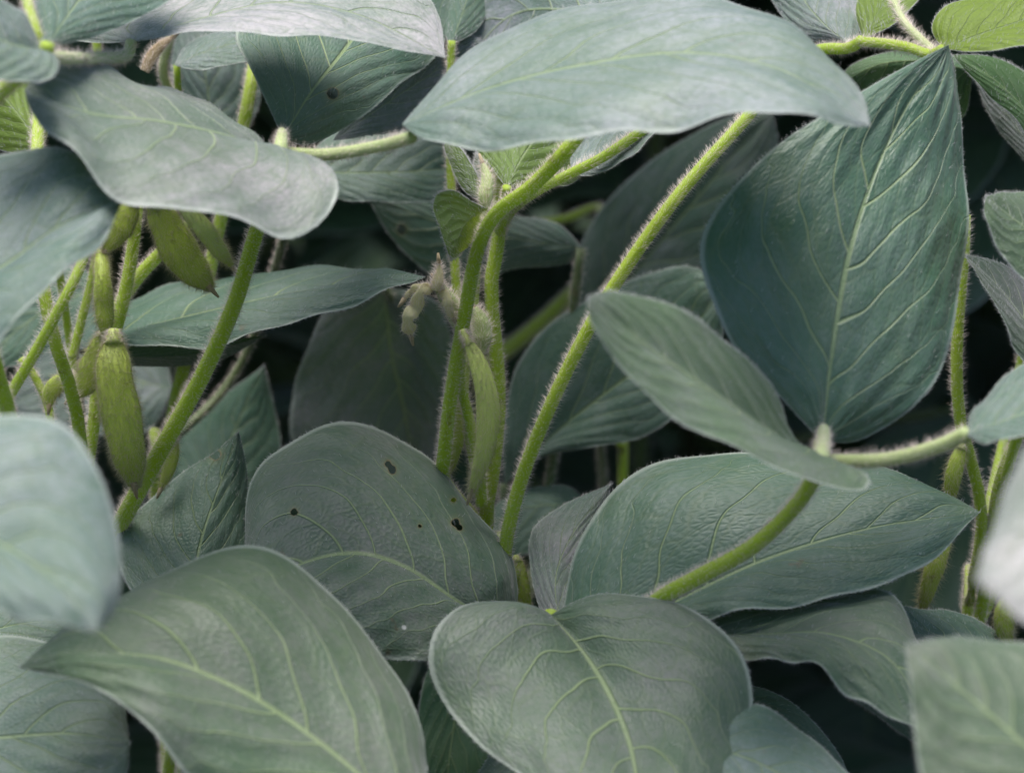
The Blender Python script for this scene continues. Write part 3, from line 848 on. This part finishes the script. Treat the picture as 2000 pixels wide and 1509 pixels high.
leaflet(h, D, [(-150, 1300, 48), (-40, 1240, 48), (60, 1215, 48), (180, 1220, 48)],
        [(-100, 1190), (30, 1160), (120, 1180)], [(-60, 1320), (60, 1290), (140, 1260)], 0.7, -0.5, fuzz=0.35)
h = hidden_stalk(D, (820, 1620, 43), 15, 0.02, via=[(-100, 1900, 43.5), (400, 1900, 43.5), (700, 1780, 43)])
leaflet(h, D, [(820, 1620, 42.4), (695, 1508, 42.6), (565, 1408, 42.8), (440, 1335, 42.8), (300, 1284, 42.8), (165, 1280, 42.9), (36, 1303, 43.2)],
        [(865, 1590), (832, 1505), (818, 1430), (790, 1340), (740, 1265), (650, 1162), (560, 1095), (480, 1073), (400, 1080), (300, 1120), (220, 1172), (130, 1240)],
        [(660, 1690), (480, 1610), (370, 1512), (300, 1440), (220, 1362), (120, 1322)],
        2.2, -1.2, 'broad arched leaflet with curved parallel veins', mauve=0.25, warm=0.7, fuzz=0.42, quilt=1.0, fine=True, bulge=0.003)

# ---- 5: near plant at the lower right
E = plant('near soybean plant at the lower right with a blurred cream leaf',
          [(2420, 1000, 36), (2410, 1300, 38), (2400, 1650, 41)], 17, visible=False)
h = hidden_stalk(E, (2215, 890, 34), 15, 0.02)
leaflet(h, E, [(2220, 880, 33.6), (2090, 975, 33.4), (1985, 1060, 33.2), (1906, 1132, 33)],
        [(2140, 825), (2035, 845), (1975, 930), (1936, 1040)], [(2170, 1150), (2070, 1235), (2000, 1212), (1945, 1166)],
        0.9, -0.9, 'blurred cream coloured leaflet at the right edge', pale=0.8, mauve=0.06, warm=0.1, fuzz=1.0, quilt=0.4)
h = hidden_stalk(E, (2170, 1610, 38), 15, 0.02)
leaflet(h, E, [(2180, 1620, 38), (2040, 1490, 38.2), (1905, 1370, 38.6), (1770, 1258, 39)],
        [(2230, 1420), (2110, 1295), (2000, 1257), (1900, 1245), (1830, 1246)], [(2060, 1680), (1900, 1620), (1805, 1530), (1786, 1400), (1772, 1310)],
        1.2, -0.6, 'blurred mottled leaflet in the lower right corner', mauve=0.3, warm=0.8, fuzz=0.5, quilt=1.4)
h = hidden_stalk(E, (1300, 1450, 45), 13, 0.02, via=[(2100, 1900, 44), (1600, 1800, 45), (1330, 1600, 45.5)])
leaflet(h, E, [(1320, 1450, 44.8), (1430, 1470, 44.4), (1545, 1525, 44), (1680, 1660, 43.4)],
        [(1390, 1390), (1470, 1374), (1555, 1418), (1625, 1475), (1680, 1550)], [(1360, 1530), (1470, 1620), (1580, 1670)],
        1.0, -0.6, 'bluish leaflet at the bottom edge', fuzz=0.5)
leaflet(h, E, [(1330, 1400, 48), (1480, 1405, 48), (1590, 1490, 48), (1690, 1640, 48)],
        [(1410, 1342), (1500, 1346), (1575, 1395), (1660, 1510)], [(1420, 1480), (1520, 1580), (1600, 1650)], 0.6, -0.3, fuzz=0.35)

# ---- 6: plant at the top left
G = plant('soybean plant at the top left with a blurred whitish leaf and bent stalk',
          [(-30, 60, 47), (-80, 300, 48), (-140, 700, 51), (-160, 1100, 54)], 13, visible=False)
g1 = stalk(G['ob'], G, [(-70, 260, 47.8), (-10, 190, 46), (50, 140, 44.6), (84, 112, 43.6), (92, 85, 43.4)], 14, 14)
stalk(g1, G, [(90, 112, 43.5), (150, 114, 44.6), (215, 114, 46.2), (248, 108, 47), (256, 82, 47.2)], 12, 12, 'leaflet_stalk', M_PALE, 90, 0.0014)
leaflet(g1, G, [(258, 82, 47.2), (400, 35, 47.6), (550, 5, 47.6), (700, 30, 47.4), (870, 114, 47)],
        [(200, 84), (138, 75), (150, 55), (260, 12), (400, -45), (600, -80), (780, -55), (855, 30)],
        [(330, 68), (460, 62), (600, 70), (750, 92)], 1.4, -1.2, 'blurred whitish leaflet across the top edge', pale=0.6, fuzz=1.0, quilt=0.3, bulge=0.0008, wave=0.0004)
leaflet(g1, G, [(90, 92, 43.6), (140, 20, 45), (200, -60, 46.6), (245, -130, 48)],
        [(62, 60), (48, -20), (120, -120)], [(130, 88), (240, 50), (335, -5), (330, -90)], 0.3, 0.6, 'dark veined leaflet in the top left corner', fuzz=0.42)
leaflet(g1, G, [(84, 98, 43.4), (40, 92, 43), (-30, 70, 42.6), (-130, 50, 42.2)],
        [(66, 66), (40, 22), (-30, -15), (-110, 0)], [(114, 118), (108, 146), (60, 160), (0, 156), (-80, 115)], 0.8, -0.5, fuzz=0.5)
stalk(G['ob'], G, [(84, 100, 44), (70, 60, 44), (52, 0, 44.4), (40, -60, 45)], 11, 10)

# ---- 7: plant behind the left one
K = plant('soybean plant behind the left pods with a bright green leaning stem',
          [(505, 70, 55), (492, 150, 54.4), (478, 230, 54.2), (455, 330, 54), (428, 440, 54), (400, 570, 54), (372, 670, 54), (345, 770, 54.2), (320, 920, 55), (310, 1100, 57)], 12.5)
h = hidden_stalk(K, (345, 128, 53), 8)
leaflet(h, K, [(340, 128, 52.6), (410, 98, 52.8), (480, 82, 53), (570, 82, 53.2)],
        [(365, 88), (420, 62), (500, 52)], [(370, 136), (430, 130), (500, 114)], 0.7, -0.4, 'small leaflet with a hairy rolled edge', fuzz=0.6, quilt=1.6, hair=(500, 500))
leaflet(h, K, [(415, 300, 56.5), (408, 200, 56.5), (398, 130, 56.5), (380, 30, 57)],
        [(360, 250), (335, 160), (345, 70)], [(470, 270), (510, 180), (480, 90)], 0.4, 0.3, fuzz=0.5, quilt=1.6)
h = hidden_stalk(K, (590, 335, 55), 10)
leaflet(h, K, [(590, 335, 55), (700, 338, 55), (810, 335, 55), (905, 325, 55.5)],
        [(640, 265), (750, 225), (860, 250)], [(650, 385), (760, 394), (865, 386)], 0.7, -0.4, 'grey leaflet behind the pale leaflet stalk', fuzz=0.5)
leaflet(h, K, [(650, 275, 52.5), (750, 205, 52.5), (850, 140, 52.5), (950, 80, 53)],
        [(700, 200), (800, 120), (900, 70)], [(720, 265), (790, 255), (880, 200)], 0.3, -0.3, 'lavender crinkled strip of leaf', fuzz=0.9, quilt=2.2)
h = hidden_stalk(K, (400, 1010, 59), 10)
leaflet(h, K, [(400, 1020, 59), (450, 860, 59), (516, 714, 59)], [(330, 950), (362, 830), (440, 770)], [(520, 1000), (548, 880), (532, 780)], 0.3, 0.3, 'dark shaded pointed leaflet', fuzz=0.28)
h = hidden_stalk(K, (310, 760, 60), 10)
leaflet(h, K, [(340, 760, 60), (240, 740, 60), (140, 740, 60), (20, 790, 60)], [(310, 680), (200, 640), (80, 680)], [(290, 840), (180, 850), (80, 840)], 0.6, -0.3, fuzz=0.6)
leaflet(h, K, [(200, 560, 57), (120, 590, 57), (40, 640, 57), (-40, 715, 57)], [(150, 520), (50, 540), (-30, 620)], [(160, 640), (90, 690), (20, 715)], 0.5, -0.3, fuzz=0.3, quilt=1.8)
stalk(K['ob'], K, [(345, 200, 54), (318, 140, 53.5), (335, 60, 53.2), (350, -20, 53)], 9, 9, mat=M_PALE)
stalk(K['ob'], K, [(195, 160, 54), (190, 110, 54), (188, 60, 54)], 9, 9)
pod(K, [(282, 140, 52), (296, 112, 52), (312, 92, 52), (338, 72, 52)], [9, 13, 10, 3], M_DRY, calyx=False, beads=0, name='dry_flower', label='withered orange-tan flower', hair_n=160)

# ---- 8: plant in the shade behind the middle
S = plant('shaded soybean plant behind the middle stems with large dim hanging leaves',
          [(1185, 430, 63), (1183, 520, 63), (1192, 620, 63), (1205, 760, 63), (1212, 900, 63), (1215, 1050, 64)], 9, visible=False)
h = hidden_stalk(S, (752, 560, 58), 10)
leaflet(h, S, [(750, 560, 58), (765, 690, 58.9), (790, 800, 59.6), (815, 960, 60.5)], [(650, 590), (600, 680), (572, 780), (570, 860), (670, 960)], [(850, 585), (885, 690), (880, 850), (860, 930)], -0.3, 0.3, 'large dim purplish hanging leaflet', mauve=0.40, fuzz=0.75, quilt=0.5)
h = hidden_stalk(S, (1160, 650, 62.4), 10)
leaflet(h, S, [(1155, 650, 62.4), (1230, 545, 61.6), (1330, 425, 60.6), (1440, 295, 59.8), (1510, 220, 59.2)],
        [(1118, 565), (1150, 445), (1230, 350), (1340, 270), (1440, 225)], [(1290, 640), (1410, 560), (1490, 450), (1520, 320)], 0.4, -0.3, 'dim brownish leaflet behind the slanting stalk', mauve=0.35, fuzz=0.5)
stalk(S['ob'], S, [(940, 720, 70), (1050, 635, 69), (1130, 560, 68), (1185, 520, 66)], 15, 12)
stalk(S['ob'], S, [(1040, 440, 64), (1110, 425, 64), (1165, 405, 64), (1185, 430, 63)], 9, 8)
h = hidden_stalk(S, (1180, 1000, 58), 10)
leaflet(h, S, [(1150, 990, 57.5), (1080, 985, 57), (1000, 1000, 57), (930, 1050, 57)], [(1110, 950), (1030, 955), (950, 1000)], [(1110, 1060), (1030, 1080), (960, 1090)], 0.6, -0.3, fuzz=0.35)
h = hidden_stalk(S, (905, 1260, 54), 10)
leaflet(h, S, [(905, 1250, 54), (890, 1390, 53.5), (875, 1500, 53), (860, 1650, 52.6)], [(840, 1300), (815, 1420), (830, 1560)], [(960, 1300), (975, 1420), (930, 1560)], -0.2, 0.3, fuzz=0.1)
leaflet(h, S, [(1050, 1430, 50), (1010, 1500, 49.6), (960, 1580, 49.2), (900, 1660, 49)], [(980, 1450), (920, 1540)], [(1080, 1520), (1020, 1620)], 0.4, 0.1, fuzz=0.45)


# ------------------------------------------------------------------ background rows
def loose_leaf(seed, length=0.085, width=0.03):
    r = np.random.RandomState(seed)
    nv = 26
    s = np.linspace(0, 1, nv)
    droop = r.uniform(0.25, 0.6)
    x = length * s
    z = -droop * length * s ** 2 * 0.6
    Mx = np.stack([x, np.zeros(nv), z], 1)
    prof = np.sin(math.pi * s ** 0.72) ** 0.8
    fold = r.uniform(-0.1, 0.35)
    Lx = Mx + np.stack([-0.1 * width * prof, width * prof, fold * width * prof], 1)
    Rx = Mx + np.stack([-0.1 * width * prof, -width * prof, fold * width * prof * r.uniform(0.5, 1.2)], 1)
    m = blade(Mx, Lx, Rx, 0.002, seed, False, np.array([0, 0, 1.0]), 7, (), 0.001, (60, 0), 0.8)
    return m


LIB = []
for i in range(5):
    o = loose_leaf(900 + i, rng.uniform(0.08, 0.1), rng.uniform(0.028, 0.036)).build('leaflet', [M_LEAF, M_LHAIR], None, (0, 0, 0))
    LIB.append(o.data)
    bpy.data.objects.remove(o)


def leaf_pose(base, yaw, pitch, roll):
    return Matrix.Translation(base) @ Matrix.Rotation(yaw, 4, 'Z') @ Matrix.Rotation(pitch, 4, 'Y') @ Matrix.Rotation(roll, 4, 'X')


def back_plant(x, y, hgt, label, leaves=24):
    ob = bpy.data.objects.new('soybean_plant', None)
    COL.objects.link(ob)
    ob.empty_display_size = 0.05
    ob.location = (x, y, 0)
    ob['label'], ob['category'], ob['group'] = label, 'soybean plant', 'soybean plants of the crop row'
    pl = {'ob': ob, 'base': np.array([x, y, 0.0])}
    b = pl['base']
    W = [b - [0, 0, .02]] + [b + [rng.uniform(-.012, .012), rng.uniform(-.012, .012), hgt * k / 4] for k in range(1, 5)]
    P, L = spline3(W, 30)
    tube_mesh(P, np.linspace(.0035, .0018, 30), 12, 0.002).build('stem', [M_STALK_SHADE, M_HAIR], ob, b)
    ang = rng.uniform(0, 6.28)
    shade_crown = 18 if hgt > 0.725 else 0  # extra unseen leaves above the frame, added to shade the interior
    for k in range(leaves + shade_crown):
        f = 0.18 + 0.82 * k / (leaves - 1) if k < leaves else rng.uniform(0.86, 1.0)
        root = P[int(f * 29)]
        ang += 2.4 + rng.uniform(-.4, .4)
        for tries in range(8):
            ln = rng.uniform(0.08, 0.16) * (1.1 - 0.4 * f)
            el = rng.uniform(0.35, 0.9)
            if k >= leaves:
                ln, el = rng.uniform(0.07, 0.17), rng.uniform(0.05, 0.4)
            dirv = np.array([math.cos(ang) * math.cos(el), math.sin(ang) * math.cos(el), math.sin(el)])
            node = root + dirv * ln
            dep = (node - CAM) @ FWD
            over = node[2] > CAM[2] - (node[1] - CAM[1] - 0.07) * math.tan(R(10.2)) + 0.035 and node[1] > 0.06
            if dep > 0.74 or over:
                break
            ang += 0.8
        else:
            continue
        mid = root + dirv * ln * 0.5 + np.array([0, 0, 0.01])
        PS, _ = spline3([root, mid, node], 10)
        st = tube_mesh(PS, np.linspace(.0017, .0012, 10), 10, 0.002).build('leaf_stalk', [M_STALK_SHADE, M_HAIR], ob, b)
        for da in (0, 1.35, -1.35):
            o = bpy.data.objects.new('leaflet', LIB[rng.randrange(5)])
            COL.objects.link(o)
            o.parent = st
            yaw = ang + da + rng.uniform(-.25, .25)
            off = np.array([math.cos(yaw), math.sin(yaw), 0]) * (0.015 if da == 0 else 0.003)
            o.matrix_local = leaf_pose(Vector(node + off - b), yaw, rng.uniform(-.15, .75), rng.uniform(-.5, .5))
            o['fuzz'], o['young'], o['quilt'], o['veins'] = rng.uniform(.1, .35), 0.0, 1.0, 0.5
            o['warm'] = rng.uniform(0.3, 1.0)
    return ob


back = [
    (-0.20, 0.46, 0.66, 'dim soybean plant behind the pods at the far left'),
    (-0.07, 0.50, 0.68, 'dim soybean plant behind the dark gap between pods and hanging leaf'),
    (0.06, 0.47, 0.66, 'dim soybean plant behind the centre stems and the slanting stalk'),
    (0.17, 0.52, 0.69, 'dim soybean plant behind the glossy upright leaf'),
    (0.28, 0.45, 0.67, 'dim soybean plant in shadow at the far right edge'),
    (-0.14, 0.80, 0.70, 'shaded soybean plant of the second row at the left'),
    (0.02, 0.85, 0.72, 'shaded soybean plant of the second row in the middle'),
    (0.18, 0.82, 0.70, 'shaded soybean plant of the second row at the right'),
]
for x, y, hh in [(-0.24, 0.31, 0.74), (-0.1, 0.33, 0.75), (0.04, 0.31, 0.74), (0.18, 0.33, 0.75), (0.31, 0.3, 0.74)]:  # tall plants added so their canopy above the frame shades the gaps
    back.append((x, y, hh, None))
names = ['tall soybean plant rising behind the folded grey leaf at the left', 'tall soybean plant rising behind the dark leaf with yellow veins',
         'tall soybean plant rising behind the long pale leaf at the top', 'tall soybean plant rising behind the top of the slanting stalk',
         'tall soybean plant rising behind the bright yellow-green corner leaf']
back = [(x, y, hh, lb or names.pop(0)) for x, y, hh, lb in back]
for x, y, hh, lb in back:
    back_plant(x, y, hh, lb)

# far rows, plus unseen rows added behind the camera to cut low sky light: one mass nobody could count
V, F, UV = [], [], []
far = Mesh()
tmpl = [loose_leaf(950 + i, 0.09, 0.034) for i in range(3)]
for k in range(1500):
    t = tmpl[k % 3]
    v0 = t.v[0]
    nvv = len(v0)
    yy = rng.choice([1.25, 1.6, 2.0, 2.5, 3.1, -1.1, -1.25]) + rng.uniform(-.16, .16)
    Mt = np.array(leaf_pose(Vector((rng.uniform(-0.5, 0.5) * (0.8 + abs(yy) * 0.7), yy, rng.uniform(0.1, 0.72))), rng.uniform(0, 6.28), rng.uniform(-.2, .9), rng.uniform(-.6, .6)))
    vv = v0 @ Mt[:3, :3].T + Mt[:3, 3]
    nf = sum(1 for mi in t.mi if mi == 0)
    far.add(vv, t.f[:nf], t.uv[0])
o = far.build('crop_foliage', [M_LEAF], None, (0, 0, 0))
o['fuzz'], o['young'], o['quilt'], o['veins'], o['warm'] = 0.2, 0.0, 1.0, 0.6, 0.7
o['kind'] = 'stuff'
o['label'], o['category'] = 'dark leafy mass of the further crop rows', 'foliage'

# ------------------------------------------------------------------ ground
gm = Mesh()
n = 81
xs = np.sign(np.linspace(-1, 1, n)) * np.abs(np.linspace(-1, 1, n)) ** 3 * 60
g = np.array([[x, y, 0.0] for y in xs for x in xs])
near = np.exp(-(g[:, 0] ** 2 + g[:, 1] ** 2) / 9)
g[:, 2] = near * 0.012 * np.sin(g[:, 0] * 23 + np.sin(g[:, 1] * 17)) * np.cos(g[:, 1] * 19) - 0.006
gm.add(g, [(j * n + i, j * n + i + 1, (j + 1) * n + i + 1, (j + 1) * n + i) for j in range(n - 1) for i in range(n - 1)], g[:, :2])
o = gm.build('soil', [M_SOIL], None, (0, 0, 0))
o['kind'] = 'structure'

# ------------------------------------------------------------------ light
SUN_EL, SUN_AZ = R(81), R(-65)        # azimuth from +Y (away from the camera) towards +X
world = bpy.data.worlds.new('World')
scene.world = world
world.use_nodes = True
wn = world.node_tree
bg = wn.nodes['Background']
sky = wn.nodes.new('ShaderNodeTexSky')
sky.sky_type = 'NISHITA'
sky.sun_disc = False
sky.sun_elevation = SUN_EL
sky.sun_rotation = SUN_AZ
sky.air_density = 1.0
sky.dust_density = 2.0
wn.links.new(sky.outputs[0], bg.inputs['Color'])
bg.inputs['Strength'].default_value = 0.062
sl = bpy.data.lights.new('sun', 'SUN')
sl.energy = 2.2
sl.angle = R(40)
sl.color = (1.0, 0.97, 0.93)
so = bpy.data.objects.new('sun', sl)
COL.objects.link(so)
dvec = Vector((math.sin(SUN_AZ) * math.cos(SUN_EL), math.cos(SUN_AZ) * math.cos(SUN_EL), math.sin(SUN_EL)))
so.rotation_euler = dvec.to_track_quat('Z', 'Y').to_euler()
so.location = (0, 0, 3)

scene.view_settings.view_transform = 'Standard'
scene.view_settings.look = 'None'
scene.view_settings.exposure = 1.62
scene.view_settings.gamma = 1.0
scene.cycles.max_bounces = 7
scene.cycles.sample_clamp_indirect = 2.0
scene.cycles.transparent_max_bounces = 12
scene.cycles.use_denoising = True
